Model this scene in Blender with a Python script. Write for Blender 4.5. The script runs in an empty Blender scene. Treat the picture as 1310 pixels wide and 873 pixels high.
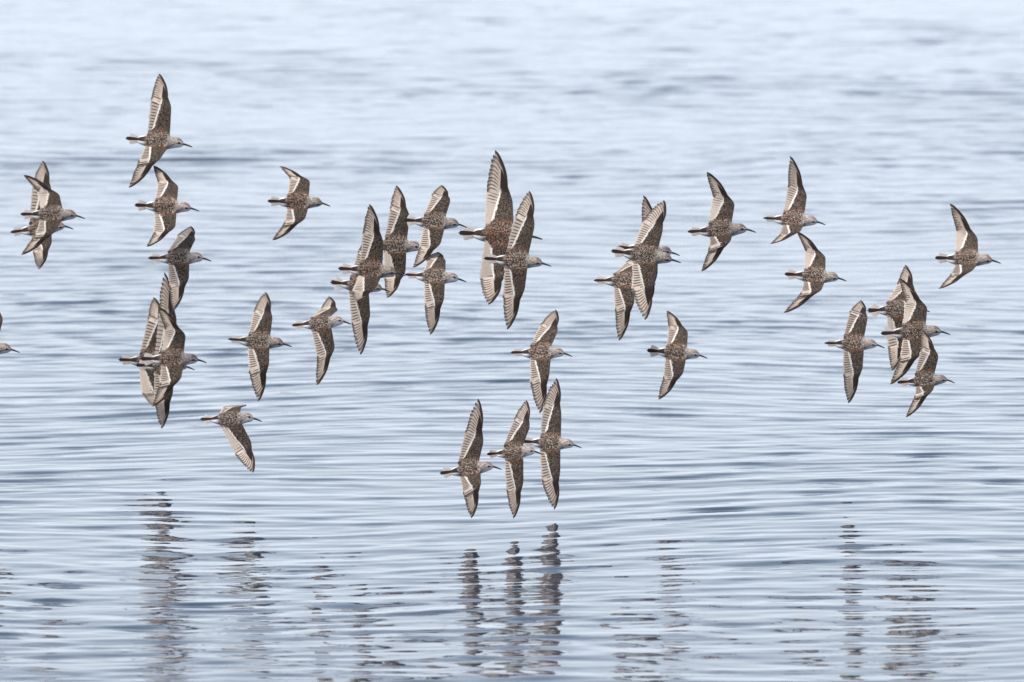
import bpy, math, random
import numpy as np
from mathutils import Vector, Matrix, Quaternion
random.seed(7)
S = bpy.context.scene
COL = S.collection
rad = math.radians

# ------------------------------------------------------------------ camera
W_PX, H_PX, F_PX = 1310.0, 873.0, 13166.0      # photograph size and focal length in its pixels
CAM_H, PITCH = 2.316, rad(4.2)                 # eye height over the water, looking slightly down
cam_d = bpy.data.cameras.new('camera')
cam = bpy.data.objects.new('camera', cam_d); COL.objects.link(cam)
cam.location = (0, 0, CAM_H); cam.rotation_euler = (rad(90) - PITCH, 0, 0)
cam_d.sensor_width = 36.0; cam_d.lens = 36.0 * F_PX / W_PX
cam_d.clip_start = 0.5; cam_d.clip_end = 20000
cam_d.dof.use_dof = True; cam_d.dof.focus_distance = 25.6; cam_d.dof.aperture_fstop = 12.0
S.camera = cam

# ------------------------------------------------------------------ sky, sun, exposure
HAZE, VEIL = 0.18, (6.3, 6.95, 7.9)
SUN_EL, SUN_AZ = rad(62), rad(205)             # azimuth clockwise from +Y (behind the camera, left)
w = bpy.data.worlds.new('World'); S.world = w; w.use_nodes = True
nt = w.node_tree; nt.nodes.clear()
sky = nt.nodes.new('ShaderNodeTexSky'); sky.sky_type = 'NISHITA'; sky.sun_disc = False
sky.sun_elevation = SUN_EL; sky.sun_rotation = SUN_AZ
sky.air_density = 1.0; sky.dust_density = 2.5; sky.ozone_density = 1.0
bg = nt.nodes.new('ShaderNodeBackground'); bg.inputs['Strength'].default_value = 0.14
out = nt.nodes.new('ShaderNodeOutputWorld')
# thin bright haze: it hides the sky more the longer the sight line runs through it (1 - exp(-t / sin(elevation))), in soft drifts
def wmath(op, a, b=None):
    x = nt.nodes.new('ShaderNodeMath'); x.operation = op
    for i_, v_ in enumerate((a, b)):
        if v_ is None: continue
        if hasattr(v_, 'is_linked'): nt.links.new(v_, x.inputs[i_])
        else: x.inputs[i_].default_value = v_
    return x.outputs[0]
tc = nt.nodes.new('ShaderNodeTexCoord'); sp = nt.nodes.new('ShaderNodeSeparateXYZ'); nt.links.new(tc.outputs['Generated'], sp.inputs[0])
mp = nt.nodes.new('ShaderNodeMapping'); mp.inputs[3].default_value = (1, 1, 3); nt.links.new(tc.outputs['Generated'], mp.inputs[0])
cn = nt.nodes.new('ShaderNodeTexNoise'); cn.inputs['Scale'].default_value = 2.6; cn.inputs['Detail'].default_value = 4
nt.links.new(mp.outputs[0], cn.inputs['Vector'])
tau = wmath('MULTIPLY', wmath('ADD', cn.outputs['Fac'], 0.5), HAZE)
fog = wmath('SUBTRACT', 1.0, wmath('EXPONENT', wmath('MULTIPLY', wmath('DIVIDE', tau, wmath('MAXIMUM', sp.outputs[2], 0.01)), -1.0)))
veil = nt.nodes.new('ShaderNodeMix'); veil.data_type = 'RGBA'; veil.inputs[7].default_value = (VEIL[0], VEIL[1], VEIL[2], 1)
nt.links.new(fog, veil.inputs[0])
nt.links.new(sky.outputs[0], veil.inputs[6])
nt.links.new(veil.outputs[2], bg.inputs[0]); nt.links.new(bg.outputs[0], out.inputs[0])
sl = bpy.data.lights.new('sun', 'SUN'); sl.energy = 3.0; sl.angle = rad(10); sl.color = (1.0, 0.92, 0.82)
sun = bpy.data.objects.new('sun', sl); COL.objects.link(sun)
sd = Vector((math.sin(SUN_AZ) * math.cos(SUN_EL), math.cos(SUN_AZ) * math.cos(SUN_EL), math.sin(SUN_EL)))
sun.rotation_euler = sd.to_track_quat('Z', 'Y').to_euler(); sun.location = sd * 60
vs = S.view_settings
vs.view_transform = 'Standard'; vs.look = 'None'; vs.gamma = 1.0; vs.use_curve_mapping = False
vs.exposure = 0.30

# ------------------------------------------------------------------ material helpers
class NT:
    def __init__(s, name):
        s.m = bpy.data.materials.new(name); s.m.use_nodes = True
        s.t = s.m.node_tree; s.t.nodes.clear()
        s.o = s.t.nodes.new('ShaderNodeOutputMaterial')
    def n(s, typ, **k):
        x = s.t.nodes.new(typ)
        for a, b in k.items(): setattr(x, a, b)
        return x
    def put(s, sock, v):
        if v is None: return
        if hasattr(v, 'is_linked') or hasattr(v, 'links'): s.t.links.new(v, sock)
        else:
            if sock.type == 'RGBA' and len(v) == 3: v = (*v, 1)
            sock.default_value = v
    def math(s, op, a, b=0.5, c=None):
        x = s.n('ShaderNodeMath', operation=op); s.put(x.inputs[0], a); s.put(x.inputs[1], b)
        if c is not None: s.put(x.inputs[2], c)
        return x.outputs[0]
    def mix(s, f, a, b, blend='MIX'):
        x = s.n('ShaderNodeMix', data_type='RGBA', blend_type=blend)
        s.put(x.inputs[0], f); s.put(x.inputs[6], a); s.put(x.inputs[7], b); return x.outputs[2]
    def step(s, v, lo, hi, a=0.0, b=1.0):
        x = s.n('ShaderNodeMapRange', interpolation_type='SMOOTHSTEP'); s.put(x.inputs[0], v)
        for i, q in enumerate((lo, hi, a, b)): s.put(x.inputs[i + 1], q)
        return x.outputs[0]
    def attr(s, name):
        x = s.n('ShaderNodeAttribute', attribute_name=name)
        y = s.n('ShaderNodeSeparateXYZ'); s.t.links.new(x.outputs['Vector'], y.inputs[0]); return y.outputs
    def coord(s): return s.n('ShaderNodeTexCoord').outputs['Object']
    def noise(s, co, scale, detail=3, rough=0.55, dist=0.0):
        x = s.n('ShaderNodeTexNoise'); s.put(x.inputs['Vector'], co); x.inputs['Scale'].default_value = scale
        x.inputs['Detail'].default_value = detail; x.inputs['Roughness'].default_value = rough
        x.inputs['Distortion'].default_value = dist; return x.outputs['Fac']
    def voro(s, co, scale, feature='F1', outp='Distance'):
        x = s.n('ShaderNodeTexVoronoi', feature=feature); s.put(x.inputs['Vector'], co)
        x.inputs['Scale'].default_value = scale; return x.outputs[outp]
    def scale(s, co, v):
        x = s.n('ShaderNodeMapping'); s.put(x.inputs[0], co); x.inputs[3].default_value = v; return x.outputs[0]
    def rnd(s): return s.n('ShaderNodeObjectInfo').outputs['Random']

def feather_shader(q, colour, rough=0.65, trans=0.0, bump=None):
    b = q.n('ShaderNodeBsdfPrincipled'); q.put(b.inputs['Base Color'], colour)
    b.inputs['Roughness'].default_value = rough; b.inputs['Specular IOR Level'].default_value = 0.08
    if bump is not None:
        u = q.n('ShaderNodeBump'); u.inputs['Strength'].default_value = 0.6; u.inputs['Distance'].default_value = 0.0012
        q.put(u.inputs['Height'], bump); q.t.links.new(u.outputs[0], b.inputs['Normal'])
    if trans:
        tr = q.n('ShaderNodeBsdfTranslucent'); q.put(tr.inputs[0], colour)
        mx = q.n('ShaderNodeMixShader'); mx.inputs[0].default_value = trans
        q.t.links.new(b.outputs[0], mx.inputs[1]); q.t.links.new(tr.outputs[0], mx.inputs[2])
        q.t.links.new(mx.outputs[0], q.o.inputs[0])
    else: q.t.links.new(b.outputs[0], q.o.inputs[0])

def plumage(name, rufous=0.0, dark=1.0):
    """trunk, head and wing coverts; 'bod' = (0 tail .. 1 bill, 0 back .. 1 belly, -), 'wch' = (chord, span, 0 body .. 1 wing)"""
    q = NT(name); co = q.coord(); bod = q.attr('bod'); wch = q.attr('wch'); rn = q.rnd()
    d = dark
    # scapular and mantle feathers: dark centres, pale or chestnut fringes
    cell = q.voro(q.scale(co, (0.7, 1, 1)), 400); hue = q.voro(q.scale(co, (0.7, 1, 1)), 400, outp='Color')
    hs = q.n('ShaderNodeSeparateColor'); q.t.links.new(hue, hs.inputs[0])
    fringe = q.math('MULTIPLY', q.step(cell, 0.44, 0.72), 0.66)
    n1 = q.noise(co, 90, 4); n2 = q.noise(co, 420, 3)
    fr_col = q.mix(q.step(q.math('ADD', hs.outputs[0], q.math('ADD', q.math('MULTIPLY', rn, 0.25), rufous * 0.3 - 0.08)), 0.70, 0.82), (0.44, 0.39, 0.345), (0.27, 0.125, 0.065))
    back = q.mix(fringe, q.mix(n1, (0.009 * d, 0.0065 * d, 0.005 * d), (0.045 * d, 0.031 * d, 0.024 * d)), fr_col)
    back = q.mix(q.math('MULTIPLY', q.step(n2, 0.5, 0.75), 0.45), back, (0.26, 0.205, 0.165))
    # head and neck: ash, finely streaked, rusty crown and ear patch, white throat
    hn = q.noise(q.scale(co, (0.5, 1.6, 1.6)), 420, 3)
    head = q.mix(q.step(hn, 0.38, 0.66), (0.14, 0.115, 0.10), (0.52, 0.47, 0.43))
    crown = q.math('MULTIPLY', q.step(bod[1], 0.30, 0.16), q.step(bod[0], 0.74, 0.80))
    head = q.mix(q.math('MULTIPLY', crown, 0.6), head, (0.16, 0.085, 0.055))
    brow = q.math('MULTIPLY', q.step(q.math('ABSOLUTE', q.math('SUBTRACT', bod[1], 0.34)), 0.06, 0.02), q.step(bod[0], 0.75, 0.80))
    head = q.mix(q.math('MULTIPLY', brow, 0.55), head, (0.62, 0.58, 0.55))
    lore = q.math('MULTIPLY', q.step(q.math('ABSOLUTE', q.math('SUBTRACT', bod[1], 0.46)), 0.07, 0.02), q.step(bod[0], 0.765, 0.79))
    head = q.mix(q.math('MULTIPLY', lore, 0.75), head, (0.10, 0.055, 0.04))
    head = q.mix(q.step(q.math('ADD', bod[1], q.math('MULTIPLY', hn, 0.14)), 0.53, 0.66), head, (0.74, 0.72, 0.70))
    col = q.mix(q.step(q.math('ADD', bod[0], q.math('MULTIPLY', n1, 0.08)), 0.63, 0.72), back, head)
    # rump: dark centre line between white sides
    rump = q.step(bod[0], 0.33, 0.24)
    side = q.step(q.math('ADD', bod[1], q.math('MULTIPLY', q.math('SUBTRACT', n1, 0.5), 0.15)), 0.15, 0.22)
    col = q.mix(rump, col, q.mix(side, (0.035, 0.026, 0.022), (0.76, 0.74, 0.72)))
    # white underparts with a streaky edge
    bel = q.step(q.math('ADD', bod[1], q.math('MULTIPLY', q.math('SUBTRACT', n2, 0.5), 0.22)), 0.49, 0.59)
    col = q.mix(bel, col, (0.76, 0.75, 0.74))
    # wing coverts
    wn = q.noise(q.scale(co, (1.0, 0.6, 0.6)), 300, 4); wc = q.voro(co, 360)
    cov = q.mix(q.step(wn, 0.35, 0.7), (0.007 * d, 0.005 * d, 0.004 * d), (0.062 * d, 0.046 * d, 0.036 * d))
    cov = q.mix(q.math('MULTIPLY', q.step(wc, 0.45, 0.7), 0.36), cov, (0.24, 0.20, 0.165))
    hand = q.step(wch[1], 0.47, 0.62)
    cov = q.mix(hand, cov, q.mix(wn, (0.010 * d, 0.007 * d, 0.006 * d), (0.040 * d, 0.028 * d, 0.023 * d)))
    lead = q.step(wch[0], 0.2, 0.0); cov = q.mix(q.math('MULTIPLY', lead, 0.5), cov, (0.06, 0.045, 0.04))
    scp = q.math('MULTIPLY', q.step(wch[1], 0.14, 0.03), q.step(hs.outputs[1], 0.45 - rufous * 0.3, 0.7))
    cov = q.mix(q.math('MULTIPLY', scp, 0.65), cov, (0.26, 0.115, 0.06))
    edge = q.math('ADD', wch[0], q.math('MULTIPLY', q.math('SUBTRACT', wn, 0.5), 0.34))
    wht = q.math('MULTIPLY', q.step(edge, 0.86, 0.95), q.step(wch[1], 0.62, 0.5))
    cov = q.mix(q.math('MULTIPLY', wht, 0.8), cov, (0.72, 0.67, 0.62))
    under = q.attr('und')[0]
    cov = q.mix(under, cov, (0.55, 0.53, 0.52))
    col = q.mix(q.step(wch[2], 0.35, 0.65), col, cov)
    shade = q.math('ADD', 0.78, q.math('MULTIPLY', rn, 0.42))
    hsv = q.n('ShaderNodeHueSaturation'); q.put(hsv.inputs['Color'], col); q.put(hsv.inputs['Value'], shade)
    feather_shader(q, hsv.outputs[0], 0.75, bump=q.math('ADD', cell, n2))
    return q.m

def flight(name, kind):
    """'fea' = (0 leading vane .. 1 trailing vane, 0 base .. 1 tip, 0 inner feather .. 1 outer feather)"""
    q = NT(name); f = q.attr('fea'); co = q.coord(); n = q.noise(q.scale(co, (1, 1, 1)), 260, 3)
    u, v, k = f[0], f[1], f[2]
    dark, mid, pale, white = (0.04, 0.028, 0.023), (0.10, 0.073, 0.059), (0.70, 0.61, 0.53), (0.76, 0.72, 0.675)
    if kind == 'primary':
        base = q.math('MULTIPLY', q.step(q.math('ADD', v, q.math('MULTIPLY', n, 0.14)), 0.66, 0.46), q.step(k, 0.75, 0.10, 0.0, 0.6))
        vane = q.mix(q.math('MULTIPLY', base, 0.75), q.mix(k, pale, (0.54, 0.455, 0.385)), white)
        c = q.mix(q.step(u, 0.09, 0.24), q.mix(q.math('MULTIPLY', base, 0.45), mid, pale), vane)
        c = q.mix(q.math('MULTIPLY', q.step(q.math('ADD', v, q.math('MULTIPLY', n, 0.12)), 0.86, 1.02), 0.9), c, dark)
        c = q.mix(q.math('MULTIPLY', q.step(k, 0.84, 0.98), q.step(u, 0.75, 0.45)), c, dark)
    elif kind == 'secondary':
        base = q.math('MULTIPLY', q.step(q.math('ADD', v, q.math('MULTIPLY', n, 0.22)), 0.76, 0.54), q.step(k, 1.0, 0.70, 0.25, 0.8))
        vane = q.mix(q.math('MULTIPLY', base, 0.92), (0.62, 0.535, 0.46), white)
        c = q.mix(q.step(u, 0.09, 0.24), q.mix(q.math('MULTIPLY', base, 0.65), (0.07, 0.051, 0.042), white), vane)
        c = q.mix(q.math('MULTIPLY', q.step(v, 0.93, 0.99), 0.6), c, white)
        tert = q.step(k, 0.12, 0.06)
        tc = q.mix(q.step(q.math('ABSOLUTE', q.math('SUBTRACT', u, 0.5)), 0.30, 0.44), (0.10, 0.076, 0.063), (0.42, 0.34, 0.28))
        c = q.mix(tert, c, tc)
    else:
        cen = q.step(k, 0.36, 0.28)
        c = q.mix(cen, q.mix(q.step(u, 0.2, 0.6), (0.50, 0.46, 0.44), (0.74, 0.71, 0.69)), (0.03, 0.022, 0.02))
    c = q.mix(q.math('MULTIPLY', q.step(n, 0.45, 0.8), 0.30), c, (0.10, 0.075, 0.065))
    feather_shader(q, c, 0.6, 0.36)
    return q.m

def simple(name, c1, c2, scale, rough):
    q = NT(name); n = q.noise(q.coord(), scale, 3); b = q.n('ShaderNodeBsdfPrincipled')
    q.put(b.inputs['Base Color'], q.mix(n, c1, c2)); b.inputs['Roughness'].default_value = rough
    q.t.links.new(b.outputs[0], q.o.inputs[0]); return q.m

M_BODY = plumage('sandpiper_plumage'); M_BODY_R = plumage('chestnut_plumage', 1.0, 0.85); M_BODY_S = plumage('dusky_plumage', 0.25, 0.8)
M_PRI = flight('primary_feather', 'primary'); M_SEC = flight('secondary_feather', 'secondary'); M_TAIL = flight('tail_feather', 'tail')
M_BILL = simple('bill_horn', (0.012, 0.011, 0.011), (0.03, 0.026, 0.025), 300, 0.35)
M_EYE = simple('eye_gloss', (0.006, 0.005, 0.004), (0.012, 0.008, 0.006), 200, 0.08)

# ------------------------------------------------------------------ water
def build_water():
    rng = np.random.default_rng(11)
    def grow(start, step, ratio, end):
        o = []; x = start
        while x < end: step *= ratio; x += step; o.append(x)
        return o
    half = list(np.arange(0, 2.6, 0.026)); half += grow(half[-1], 0.026, 1.09, 5000)
    xs = np.array([-a for a in half[:0:-1]] + half)
    ys = list(np.arange(20.0, 30.0, 0.017)); ys += grow(ys[-1], 0.017, 1.0017, 62); ys += grow(ys[-1], ys[-1] - ys[-2], 1.09, 6000)
    back = [20.0 - a for a in grow(0, 0.017, 1.06, 3000)]
    ys = np.array(back[::-1] + ys)
    dx = np.gradient(xs); dy = np.gradient(ys)
    X, Y = np.meshgrid(xs, ys); Z = np.zeros_like(X)
    warpx = 0.25 * np.sin(X * 0.9 + Y * 0.55 + 1.0) + 0.18 * np.sin(X * -0.6 + Y * 0.8 + 2.2)
    Xw = X + warpx; Yw = Y + 0.22 * np.sin(X * 1.3 + Y * 0.35 + 0.4) + 0.10 * np.sin(X * 2.9 - Y * 0.9)
    # patches of calmer and livelier water
    patch = np.ones_like(X)
    for i in range(7):
        a = rng.uniform(0, 6.28); kk = rng.uniform(0.5, 1.9)
        patch += 0.10 * np.sin(kk * (math.cos(a) * X + math.sin(a) * Y) + rng.uniform(0, 6.28))
    patch = np.clip(patch, 0.45, 1.45) * (1 + 0.5 * np.clip((Y - 27) / 18, 0, 1) + 0.18 * np.clip((25.4 - Y) / 2.8, 0, 1))      # the breeze ruffles it more farther out
    N = 64
    for i in range(N):
        lam = WAVE_MIN * (WAVE_MAX / WAVE_MIN) ** ((i + rng.uniform(0, 1)) / N)
        ang = math.pi / 2 + rng.normal(0, 0.50) - 0.05
        k = 2 * math.pi / lam
        slope = WAVE_SLOPE * math.sqrt(2.0 / N) * min(1.0, (0.26 / lam) ** 1.2) * min(1.0, lam / 0.11)
        amp = slope / k
        fx = np.clip((lam / 3.2 - dx) / (lam / 6), 0, 1); fy = np.clip((lam / 3.2 - dy) / (lam / 6), 0, 1)
        ph = k * (math.cos(ang) * Xw + math.sin(ang) * Yw) + rng.uniform(0, 6.28)
        # steep short faces and long gentle backs; each train comes and goes in groups
        a2 = rng.uniform(0, 6.28); kg = k * rng.uniform(0.07, 0.16)
        grp = 1.0 + 0.55 * np.sin(kg * (math.cos(a2) * X + math.sin(a2) * Y) + rng.uniform(0, 6.28))
        wv = (np.sin(ph) + 0.48 * np.sin(2 * ph) + 0.26 * np.sin(3 * ph)) * grp
        Z += amp * (fx[None, :] * fy[:, None]) * wv * patch
    Y = Y - 3.0 * Z * (np.clip((0.12 - dy) / 0.04, 0, 1)[:, None] * np.clip((0.12 - dx) / 0.04, 0, 1)[None, :])   # crests lean towards the shore
    ny, nx = X.shape
    me = bpy.data.meshes.new('water')
    verts = np.stack([X, Y, Z], -1).reshape(-1, 3)
    idx = np.arange(ny * nx).reshape(ny, nx)
    quads = np.stack([idx[:-1, :-1], idx[:-1, 1:], idx[1:, 1:], idx[1:, :-1]], -1).reshape(-1, 4)
    me.vertices.add(len(verts)); me.vertices.foreach_set('co', verts.ravel().astype(np.float32))
    nq = len(quads); me.loops.add(nq * 4); me.loops.foreach_set('vertex_index', quads.ravel().astype(np.int32))
    me.polygons.add(nq); me.polygons.foreach_set('loop_start', np.arange(0, nq * 4, 4, dtype=np.int32))
    me.polygons.foreach_set('loop_total', np.full(nq, 4, dtype=np.int32))
    me.polygons.foreach_set('use_smooth', np.ones(nq, dtype=bool))
    me.update(); me.validate()
    o = bpy.data.objects.new('water', me); COL.objects.link(o); o['kind'] = 'structure'
    q = NT('rippled_water'); b = q.n('ShaderNodeBsdfPrincipled'); co = q.coord()
    q.put(b.inputs['Base Color'], q.mix(q.noise(co, 0.4, 2), (0.020, 0.034, 0.058), (0.028, 0.044, 0.072)))
    b.inputs['Roughness'].default_value = 0.022; b.inputs['IOR'].default_value = 1.333
    bu = q.n('ShaderNodeBump'); bu.inputs['Strength'].default_value = 0.7; bu.inputs['Distance'].default_value = 0.0026
    yy = q.n('ShaderNodeSeparateXYZ'); q.put(yy.inputs[0], co)
    q.put(bu.inputs['Height'], q.math('MULTIPLY', q.noise(q.scale(co, (0.5, 1, 1)), 12, 3, 0.55, 0.6), q.step(yy.outputs[1], 24, 46, 0.4, 2.6))); q.t.links.new(bu.outputs[0], b.inputs['Normal'])
    q.t.links.new(b.outputs[0], q.o.inputs[0]); me.materials.append(q.m)
WAVE_MIN, WAVE_MAX, WAVE_SLOPE = 0.075, 0.60, 0.033
build_water()

# ------------------------------------------------------------------ pixels to places
FWD = Vector((0, math.cos(PITCH), -math.sin(PITCH))); UP = Vector((0, math.sin(PITCH), math.cos(PITCH))); RIGHT = Vector((1, 0, 0))
def at(px, py, depth):
    return Vector((0, 0, CAM_H)) + depth * (FWD + (px - W_PX / 2) / F_PX * RIGHT + (H_PX / 2 - py) / F_PX * UP)
def depth_over(line):
    """a bird flies over the water whose surface shows at this picture row, midway between the bird and its reflection"""
    a = math.atan((line - H_PX / 2) / F_PX)
    return CAM_H / math.sin(PITCH + a) * math.cos(a)

def add_mesh(name, verts, faces, mat, parent, attrs=None, smooth=True, subsurf=0):
    me = bpy.data.meshes.new(name); me.from_pydata([tuple(v) for v in verts], [], faces)
    for an, vals in (attrs or {}).items():
        a = me.attributes.new(an, 'FLOAT_VECTOR', 'POINT'); a.data.foreach_set('vector', [c for v in vals for c in v])
    if smooth: me.polygons.foreach_set('use_smooth', [True] * len(me.polygons))
    me.materials.append(mat); me.update()
    o = bpy.data.objects.new(name, me); COL.objects.link(o); o.parent = parent
    if subsurf:
        m = o.modifiers.new('smooth', 'SUBSURF'); m.levels = subsurf; m.render_levels = subsurf
    return o

def slerp(a, b, t):
    a = a.normalized(); b = b.normalized(); d = max(-1, min(1, a.dot(b))); th = math.acos(d)
    if th < 1e-3: return a.lerp(b, t).normalized()
    return (a * math.sin((1 - t) * th) + b * math.sin(t * th)).normalized()

class Feathers:
    def __init__(s): s.v, s.f, s.a = [], [], []
    def add(s, base, d, nrm, length, width, k, lead, curve=0.0, tipw=0.35, nseg=8, rise=0.0, point=0.0, v0=0.66):
        """one feather: lead = unit vector towards its leading vane, nrm = upper side"""
        i0 = len(s.v); prof = []
        for j in range(nseg + 1):
            v = (j / nseg) ** 0.7                       # denser towards the tip
            wv = width * (0.55 + 0.45 * min(1, v / 0.35)) * (1 if v < v0 else math.sqrt(max(0.0, 1 - ((v - v0) / (1 - v0)) ** 2 * (1 - tipw * 0.25))))
            wv *= 1 - point * max(0.0, (v - 0.4) / 0.6) ** 1.3
            if j == nseg: wv *= 0.55
            c = base + d * (length * v) + lead * (curve * length * (4 * v * (1 - v))) + nrm * (rise * v)
            for u, off, h in ((0.0, 0.42, 0.0006), (0.40, 0.0, 0.0005), (1.0, -0.58, -0.0007)):
                s.v.append(c + lead * (wv * off) + nrm * h); s.a.append((u, v, k))
            if j:
                b = i0 + 3 * (j - 1)
                s.f += [(b, b + 1, b + 4, b + 3), (b + 1, b + 2, b + 5, b + 4)]

def smooth01(x): x = max(0, min(1, x)); return x * x * (3 - 2 * x)

# trunk and head rings: x, half width, half height, centre height (in 84ths of the length from tail tip to bill tip)
RINGS = [(-29.5, 1.2, 0.9, 0.3), (-27, 4.2, 2.2, 0.2), (-22, 6.3, 4.4, -0.4), (-17, 7.2, 6.4, -1.0), (-12, 8.8, 8.2, -1.4), (-6, 9.8, 9.4, -1.7),
         (0, 10.2, 9.9, -1.8), (6, 9.8, 9.6, -1.5), (12, 8.6, 8.6, -0.8), (16, 7.8, 7.9, -0.4), (19.5, 7.0, 7.2, 0.2), (23, 6.5, 6.9, 0.5), (26.5, 5.5, 5.8, 0.2), (29.3, 3.5, 3.6, -0.7), (31, 1.1, 1.2, -1.4)]
NSEG = 16
HOLE = (4, 8)                                   # rings between which the wing grows out of the trunk

def build_bird(b):
    (tx, ty), (bx, by) = b['tail'], b['bill']
    D = depth_over(b['line']); mpp = D / F_PX
    hx, hy = bx - 12.0, by - 5.0                # base of the bill: the bill points a little down
    ax = Vector((hx - tx, -(hy - ty), 0)); Lpx = math.hypot(bx - tx, by - ty)
    u = Lpx * mpp / 84.0                        # one ring unit in metres
    e = ax.normalized(); X = (RIGHT * e.x + UP * e.y).normalized()
    perp = (RIGHT * -e.y + UP * e.x).normalized()
    bank = rad(b.get('bank', 24)); Z = (-FWD * math.cos(bank) + perp * math.sin(bank)).normalized(); Y = Z.cross(X)
    tail_w = at(tx, ty, D); org = tail_w + X * (42 * u)
    Mw = Matrix((X, Y, Z)).transposed().to_4x4(); Mw.translation = org
    Mi = Mw.inverted()
    root = bpy.data.objects.new(b.get('name', 'sandpiper'), None); COL.objects.link(root); root.matrix_world = Mw
    root.empty_display_size = 0.03
    root['label'] = b['label']; root['category'] = 'bird'; root['group'] = 'sandpipers flying low over the water'
    rnd = random.Random(b['label'])
    body_m = {'r': M_BODY_R, 's': M_BODY_S}.get(b.get('coat'), M_BODY)
    twist = rad(b.get('twist', 38) + rnd.uniform(-12, 12))
    # ---- trunk, head and wing arms in one surface
    V, A_b, A_w, A_u, F = [], [], [], [], []
    def addv(p, bo, wc, un): V.append(p); A_b.append(bo); A_w.append(wc); A_u.append((un, 0, 0)); return len(V) - 1
    ring_i = []
    for (x, hw, hh, zc) in RINGS:
        tw = twist * smooth01((x - 9) / 14.0); r = []
        for j in range(NSEG):
            th = 2 * math.pi * j / NSEG
            y = hw * math.sin(th); z = zc + hh * math.cos(th)
            y2 = y * math.cos(tw) + z * math.sin(tw); z2 = -y * math.sin(tw) + z * math.cos(tw)
            fold = min(th, 2 * math.pi - th) / math.pi
            r.append(addv(Vector((x, y2, z2)) * u, ((x + 42) / 84, fold, 0), (0.4, 0, 0), 0))
        ring_i.append(r)
    r0, r1 = HOLE
    holes = {1: (2, 4), -1: (NSEG - 4, NSEG - 2)}
    for i in range(len(RINGS) - 1):
        for j in range(NSEG):
            if r0 <= i < r1 and any(a <= j < c for a, c in holes.values()): continue
            j2 = (j + 1) % NSEG
            F.append((ring_i[i][j], ring_i[i][j2], ring_i[i + 1][j2], ring_i[i + 1][j]))
    F.append(tuple(ring_i[0])); F.append(tuple(reversed(ring_i[-1])))
    wing_parts = []
    for side, key in ((1, 'up'), (-1, 'low')):
        wr, tp = b[key]
        Lsh = Vector((13, side * 7.5, 3.0)) * u            # leading edge where the wing leaves the shoulder
        sh_w = Mw @ Lsh
        sgn = b.get(key + '_sign', 1 if side == 1 else -1)  # +1 leans away from the camera, -1 towards it
        k = u / 0.00198
        La, Lh = 0.056 * k * b.get('span', 1), 0.098 * k * b.get('span', 1)
        def lift(p_from, px, L, s):
            p = at(px[0], px[1], D)
            flat = p - p_from; dep = flat.dot(FWD); flat = flat - dep * FWD
            l = flat.length; dd = math.sqrt(max(0.0, L * L - l * l)); dd = min(dd, 0.85 * L)
            dd = max(dd, 0.06 * L)
            q = p_from + flat + FWD * (s * dd)
            t = (q - Vector((0, 0, CAM_H))).dot(FWD)       # keep it on the sight line of that picture point
            return at(px[0], px[1], t)
        wrw = lift(sh_w, wr, La, sgn); tpw = lift(wrw, tp, Lh, sgn)
        Wp, Tp = Mi @ wrw, Mi @ tpw
        a = Wp - Lsh; h = Tp - Wp
        cs = Vector((-1, side * 0.10, 0.0))
        aperp = cs - a.normalized() * cs.dot(a.normalized()) * 0.55
        cs = aperp.normalized()
        n = a.cross(cs) * (1 if side == 1 else -1); n.normalize()
        if n.z < 0 and a.cross(cs).length < 1e-4: n = -n
        hperp = cs - h.normalized() * cs.dot(h.normalized())
        nh = h.cross(hperp) * (1 if side == 1 else -1)
        npl = nh.normalized() if nh.length > 1e-4 else n       # the plane in which the primaries fan out
        nh = (nh.normalized() + n * 0.6).normalized() if nh.length > 1e-5 else n
        hd = h.normalized()
        tip3 = Tp + npl * (0.0082 * k)                      # the outer primaries lie lowest and end at the wingtip
        hf = (tip3 - (Wp + h * 0.30)).normalized()
        cw = slerp(cs, hd, 0.30); ch = slerp(cs, hd, 0.55)
        # sections: leading point, chord direction, chord, thickness, normal, span coordinate
        SEC = [(Lsh.lerp(Wp, 0.28) + cs * 0.0010, cs, 0.0415, 0.0040, n, 0.12), (Lsh.lerp(Wp, 0.62) + cs * 0.0012, slerp(cs, cw, 0.3), 0.0350, 0.0034, n, 0.28),
               (Wp - a.normalized() * 0.006, slerp(cs, cw, 0.8), 0.0300, 0.0030, n, 0.44), (Wp + hd * 0.005, cw, 0.0265, 0.0026, (n + nh).normalized(), 0.52),
               (Wp + h * 0.28, ch, 0.0185, 0.0022, nh, 0.68), (Wp + h * 0.48, slerp(cs, hd, 0.72), 0.0120, 0.0016, nh, 0.84), (Wp + h * 0.62, slerp(cs, hd, 0.85), 0.0030, 0.0010, nh, 1.0)]
        lo, hi = holes[side]
        jt, jm, jb = (lo, lo + 1, hi) if side == 1 else (hi, hi - 1, lo)
        rr = list(range(r1, r0 - 1, -1))
        loop = [ring_i[i][jt] for i in rr] + [ring_i[r0][jm]] + [ring_i[i][jb] for i in reversed(rr)] + [ring_i[r1][jm]]
        for q_, vi in enumerate(loop):                     # chord values on the rim
            c = q_ / 4 * 0.7 if q_ < 5 else (0.7 if q_ == 5 else (0.7 - (q_ - 6) / 4 * 0.7 if q_ < 11 else 0))
            A_w[vi] = (c, 0, 0); 
        prev = loop; rim_b = [A_b[v] for v in loop]
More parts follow.
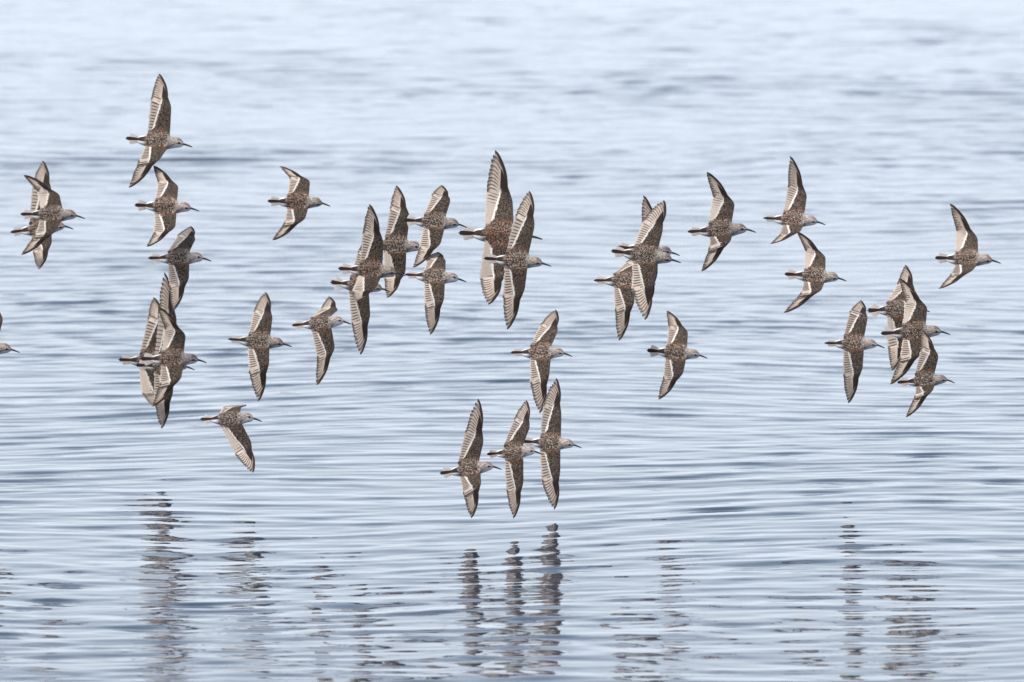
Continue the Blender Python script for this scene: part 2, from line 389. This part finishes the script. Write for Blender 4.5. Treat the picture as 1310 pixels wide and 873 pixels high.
        for (lp, cd, chord, th, nn, sp) in SEC:
            ch_m = chord * k; th_m = th * k
            prof = (0.55, 1.0, 0.85, 0.55, 0.22); row = []
            for q_ in range(12):
                if q_ < 5: c, hgt, un = q_ / 4, prof[q_], 0
                elif q_ == 5: c, hgt, un = 1.03, 0.0, 0.3
                elif q_ < 11: c = 1 - (q_ - 6) / 4; hgt, un = -0.6 * prof[int(round(c * 4))], 1
                else: c, hgt, un = -0.045, 0.0, 0.15
                p = lp + cd * (ch_m * c) + nn * (th_m * hgt)
                row.append(addv(p, (0.5, 0.3, 0), (max(0, c), sp, 1), un))
            for q_ in range(12):
                F.append((prev[q_], prev[(q_ + 1) % 12], row[(q_ + 1) % 12], row[q_]))
            prev = row
        F.append(tuple(prev))
        # ---- flight feathers
        P, Sx = Feathers(), Feathers()
        npri, nsec = 10, 13
        for i in range(npri):
            t = i / (npri - 1)                              # 0 innermost .. 1 outermost
            d = slerp(cs, hf, 0.34 + 0.66 * t ** 0.85)
            base = (Wp + cw * (0.013 * k)).lerp(Wp + h * 0.30 + ch * (0.0015 * k), t)
            full = (tip3 - (Wp + h * 0.30)).length
            ln = 0.044 * k + (full - 0.044 * k) * (t ** 1.5)
            nn = (npl - d * npl.dot(d)).normalized()
            lead = nn.cross(d) * (-1 if side == 1 else 1)
            lead = lead if lead.dot(-cs) > lead.dot(cs) else -lead
            ln *= rnd.uniform(0.97, 1.01)
            P.add(base - nn * ((0.0012 + 0.0028 * (1 - t)) * k), d, nn, ln, (0.0148 - 0.0036 * t) * k, t, lead, curve=0.045, point=0.3 * t, v0=0.80, rise=-t * 0.0070 * k)
        for i in range(nsec):
            t = i / (nsec - 1)                              # 0 at the body .. 1 at the wrist
            base = (Vector((3, side * 6.5, 2.2)) * u).lerp(Wp + cw * (0.013 * k), t)
            d = slerp(cs, hd, 0.34 * t ** 1.3)
            ln = (0.038 + 0.006 * t * t) * k * rnd.uniform(0.97, 1.03)
            nn = (n - d * n.dot(d)).normalized(); lead = nn.cross(d)
            lead = lead if lead.dot(a) > 0 else -lead
            Sx.add(base - nn * ((0.0012 + 0.0024 * t ** 3) * k), d, nn, ln, 0.0140 * k, t, lead, curve=0.02, tipw=1.0, v0=0.86, rise=0.0)
        wing_parts += [('primary_feathers', P, M_PRI), ('secondary_feathers', Sx, M_SEC)]
    # uniform outward normals
    import bmesh
    me = bpy.data.meshes.new('body'); me.from_pydata([tuple(v) for v in V], [], F)
    for an, vals in (('bod', A_b), ('wch', A_w), ('und', A_u)):
        at_ = me.attributes.new(an, 'FLOAT_VECTOR', 'POINT'); at_.data.foreach_set('vector', [c for v in vals for c in v])
    bm = bmesh.new(); bm.from_mesh(me); bmesh.ops.recalc_face_normals(bm, faces=bm.faces); bm.to_mesh(me); bm.free()
    me.polygons.foreach_set('use_smooth', [True] * len(me.polygons)); me.materials.append(body_m)
    bo = bpy.data.objects.new('body', me); COL.objects.link(bo); bo.parent = root
    m = bo.modifiers.new('smooth', 'SUBSURF'); m.levels = 2; m.render_levels = 2
    for nm, ft, mt in wing_parts:
        o = add_mesh(nm, ft.v, ft.f, mt, root, {'fea': ft.a}); o['kind'] = 'stuff'
    # ---- tail
    T = Feathers(); spread = rad(b.get('spread', 15) + rnd.uniform(-4, 6))
    for i in (5, -5, 4, -4, 3, -3, 2, -2, 1, -1, 0):
        ang = spread * i / 5; d = Vector((-math.cos(ang), math.sin(ang), 0.0))
        ln = 18.4 if i == 0 else (17.2 if abs(i) == 1 else 14.6 - 0.2 * abs(i))
        T.add(Vector((-24, i * 0.5, 0.7 + 0.28 * (5 - abs(i)))) * u, d, Vector((0, 0, 1)), ln * u, (2.7 if abs(i) < 2 else 3.6) * u, abs(i) / 5, Vector((math.sin(ang), math.cos(ang), 0)) * (1 if i >= 0 else -1), tipw=1.0)
    o = add_mesh('tail_feathers', T.v, T.f, M_TAIL, root, {'fea': T.a}); o['kind'] = 'stuff'
    # ---- bill: slender, slightly drooped, pointing where the picture shows its tip
    tipl = Mi @ at(bx, by, D); base = Vector((29.6, 0, 0)) * u
    tw = twist; base += Vector((0, math.sin(tw), math.cos(tw))) * (-0.9 * u)
    dirb = tipl - base; sideb = dirb.cross(Vector((0, math.sin(tw), math.cos(tw)))).normalized(); upb = sideb.cross(dirb).normalized()
    bv, bf, nb, ns = [], [], 8, 8
    for i in range(nb):
        t = i / (nb - 1); rr = (1.5 * (1 - t) ** 0.8 + 0.5 * t + 0.05) * u
        c = base + dirb * t + upb * (0.35 * u * math.sin(math.pi * t))
        for j in range(ns):
            th = 2 * math.pi * j / ns; bv.append(c + sideb * (rr * 0.8 * math.cos(th)) + upb * (rr * math.sin(th)))
        if i:
            for j in range(ns):
                p0 = (i - 1) * ns; j2 = (j + 1) % ns; bf.append((p0 + j, p0 + j2, p0 + ns + j2, p0 + ns + j))
    bf.append(tuple(range((nb - 1) * ns, nb * ns)))
    add_mesh('bill', bv, bf, M_BILL, root)
    # ---- eyes
    for s_ in (1, -1):
        th = s_ * rad(78); y, z = 5.75 * math.sin(th), 0.6 + 6.1 * math.cos(th)
        c = Vector((25.2, y * math.cos(tw) + z * math.sin(tw), -y * math.sin(tw) + z * math.cos(tw))) * u
        ev, ef = [], []; R = 1.45 * u
        for i in range(1, 6):
            for j in range(10):
                p_, q_ = math.pi * i / 6, 2 * math.pi * j / 10
                ev.append(c + R * Vector((math.sin(p_) * math.cos(q_), math.sin(p_) * math.sin(q_), math.cos(p_))))
        for i in range(4):
            for j in range(10): ef.append((i * 10 + j, i * 10 + (j + 1) % 10, (i + 1) * 10 + (j + 1) % 10, (i + 1) * 10 + j))
        ef += [tuple(range(10)), tuple(reversed(range(40, 50)))]
        add_mesh('eye', ev, ef, M_EYE, root)
    return root

# ------------------------------------------------------------------ the flock
# each bird: picture points of tail tip, bill tip, wrist and tip of the far (up) and near (low) wing, and the water row below it
def B(label, line, tail, bill, up, low, **k):
    k.update(label=label, line=line, tail=tail, bill=bill, up=up, low=low); return k
FLOCK = [
 B('sandpiper with one wing straight up, highest flyer of the whole flock', 610, (161, 178), (246, 188.5), ((219, 136), (204, 95)), ((205, 203), (166, 239.5)), bank=28),
 B('sandpiper with both wings bent back into hooks, directly beneath the highest flyer', 615, (172.5, 263), (255, 270.5), ((228, 238), (197, 212.5)), ((224, 292), (188, 316)), bank=14, coat='s'),
 B('sandpiper with swept wings covering the bird behind it, upper of an overlapping pair', 612, (26.5, 275), (108.5, 280), ((75.5, 248), (31.5, 225)), ((71, 297), (27.5, 326)), bank=26),
 B('sandpiper with straight spread wings half hidden behind the swept-winged bird of its pair', 605, (13.8, 298), (94, 293.5), ((66, 243), (55, 206.5)), ((66, 312), (50, 344.5)), bank=24),
 B('sandpiper with a short pale raised wing, its lowered wingtip crossing the stacked trio', 604, (190, 331.5), (270.4, 334.5), ((250, 306), (244, 290)), ((241.5, 357), (222, 397)), bank=34),
 B('foremost sandpiper of the tightly stacked trio, wings swept back, whole head showing', 600, (180, 460), (264.5, 464.5), ((237.5, 428), (202.5, 393)), ((231.5, 485), (195.7, 520)), bank=24, spread=20, coat='s'),
 B('middle sandpiper of the stacked trio with wide striped wings and only its bill showing', 596, (174, 468), (249, 473.5), ((226, 408), (211, 350)), ((221, 504), (207, 548)), bank=20, spread=20),
 B('rearmost sandpiper of the stacked trio, head hidden, pale serrated wing edge showing', 592, (152, 461), (236, 468), ((214, 417), (197, 381)), ((208, 496), (196, 520)), bank=20),
 B('sandpiper with a nearly edge-on far wing and pale fanned tail, flying below the trio', 645, (256.5, 538), (335, 539.5), ((308, 522), (314, 518)), ((321.5, 566), (324, 604.5)), bank=44, spread=26),
 B('lone sandpiper with straight spread wings between the trio and the short-billed bird', 625, (292, 435), (373.3, 444), ((348.5, 406), (339.7, 374)), ((344, 466), (331, 512.5)), bank=28, spread=8),
 B('sandpiper with a stubby-looking bill and a cut-off angular raised wing', 632, (374, 417.5), (450, 415.5), ((432.5, 397), (421, 380)), ((428.5, 446), (405.5, 493)), bank=34),
 B('lone small sandpiper with both wings bent sharply back, apart from the dense knot', 620, (342.5, 258), (422.8, 264.3), ((396.5, 231), (359.5, 213.5)), ((390, 281), (348.6, 307.5)), bank=16, coat='r'),
 B('sandpiper with a tall broad dark raised wing and a short pale near wing', 640, (433, 344.5), (518.5, 353), ((490.5, 309), (473, 261.5)), ((479, 371), (455, 386)), bank=24, coat='r'),
 B('sandpiper with fanned grey tail, half hidden beneath the bird with the tall dark wing', 632, (422.7, 362), (498.5, 373.5), ((480, 332), (470, 303)), ((473.5, 404), (461.6, 453.5)), bank=28, spread=34),
 B('sandpiper whose bill is hidden behind a neighbour\'s lowered wing, tail hidden too', 628, (466, 312), (549, 321), ((524, 275), (507.5, 238.5)), ((518.5, 350), (496, 381)), bank=22),
 B('sandpiper with hooked near wing overlapping the bird behind, bill almost touching the chestnut bird\'s tail', 645, (516.7, 282.5), (597.5, 291.3), ((576.5, 256), (565, 237.5)), ((563.3, 313), (529.3, 342)), bank=28, spread=24),
 B('pale-headed sandpiper with crumpled short far wing, under the hook-winged one', 650, (518.3, 352.5), (596.6, 361), ((570, 333), (560, 323)), ((568, 383), (551, 428)), bank=36),
 B('largest darkest chestnut-backed shorebird with very long broad wings, head covered by a neighbour', 622, (587, 299), (694, 306.5), ((655.5, 257), (634.3, 193)), ((648, 350), (625.6, 390)), bank=20, coat='r', span=1.08),
 B('white-faced sandpiper with long straight wings flying in front of the large chestnut bird', 640, (619.5, 331.5), (705, 341), ((684, 288), (677.5, 245)), ((671, 371), (649.6, 421)), bank=22),
 B('sandpiper flying alone just above the lowest three, near wingtip nearly touching a wing below', 642, (653.8, 452), (732, 456.3), ((713.5, 424), (711, 396.5)), ((702.5, 480), (691, 528.5)), bank=30),
 B('tail-end sandpiper of the lowest three, bill not overlapping any bird', 681, (563, 606.5), (641.8, 601), ((618.5, 565), (612, 511)), ((615.5, 618), (603.3, 662.5)), bank=24),
 B('middle sandpiper of the lowest three with a nick in its raised wing edge', 678, (623, 582), (694.3, 582), ((678, 546), (673.5, 512.5)), ((669.5, 618), (657.2, 662.8)), bank=26, spread=8),
 B('leading sandpiper of the lowest three, tail hidden behind the next bird\'s head', 661, (667, 565.5), (744, 573.3), ((718, 529), (712, 485)), ((716.5, 604), (709.5, 652)), bank=22),
 B('reddish-cheeked sandpiper in front of a near twin whose bill points alongside its own', 645, (782, 322), (871, 336.5), ((847.5, 296), (849.7, 256.6)), ((837, 361), (826, 408.5)), bank=24),
 B('sandpiper almost wholly hidden behind its near twin, bill and one dark wingtip showing', 638, (790, 317), (869.7, 327.3), ((845, 302), (823.5, 250)), ((841, 352), (828, 392)), bank=22),
 B('sandpiper with its head tucked from sight behind the wing of the twin-billed pair', 630, (760, 360), (839, 364), ((823, 341), (819, 326)), ((811.5, 387), (792.4, 435.3)), bank=32, spread=8),
 B('lone sandpiper with S-shaped bent wings flying beneath the twin-billed pair', 625, (827.7, 449), (905, 458.7), ((880, 424), (854, 398.5)), ((873.5, 479), (842.8, 511)), bank=18, spread=20),
 B('lone sandpiper with long scythe-shaped far wing, between the twin pair and the wing-touching two', 630, (880, 297.5), (967, 297.5), ((940, 260), (904.5, 220.5)), ((934.5, 309), (898, 346.8)), bank=24),
 B('upper of two sandpipers touching wingtips, its near wing short and pale', 625, (976.7, 280), (1056, 288), ((1032.3, 250), (1011.6, 201)), ((1023.5, 297), (985.6, 312.4)), bank=26, spread=8),
 B('lower of two sandpipers touching wingtips, both its wings bent back', 635, (1003.7, 351.5), (1083, 360), ((1056, 328), (1020.5, 297.5)), ((1050.6, 372), (1003.3, 400)), bank=22),
 B('lone sandpiper leading the whole flock with no other bird ahead of it', 630, (1196.3, 330.8), (1280.4, 337.3), ((1250.5, 304), (1216.5, 262)), ((1243.5, 347), (1201.3, 369.5)), bank=22),
 B('sandpiper with straight wings flying free just behind the overlapping leading three', 612, (1055, 440), (1132, 445.5), ((1110, 406), (1101.4, 385)), ((1103.3, 472), (1085.7, 515.8)), bank=30, spread=8),
 B('sandpiper with fanned grey tail, rearmost of the overlapping leading three, face hidden', 632, (1109.5, 398.5), (1189.7, 399.4), ((1171, 372), (1158.6, 340)), ((1161, 436), (1141.3, 474.3)), bank=28, spread=34),
 B('middle sandpiper of the overlapping leading three, hooked wings covering the one behind', 640, (1127, 427.5), (1215.7, 428.3), ((1186.3, 393), (1151.5, 357.5)), ((1180, 452), (1139.6, 491.5)), bank=22, coat='s'),
 B('lowest sandpiper of the overlapping leading three with a white-striped dark far wing', 647, (1148, 490), (1221.6, 490.3), ((1201, 455), (1180, 423)), ((1193.3, 500), (1159, 534)), bank=22),
 B('rearmost sandpiper of the whole flock with no other bird behind it', 620, (-58, 443), (25.2, 451.3), ((4, 408), (-14, 372)), ((-3, 466), (-30, 510)), bank=24),
]
for b in FLOCK: build_bird(b)
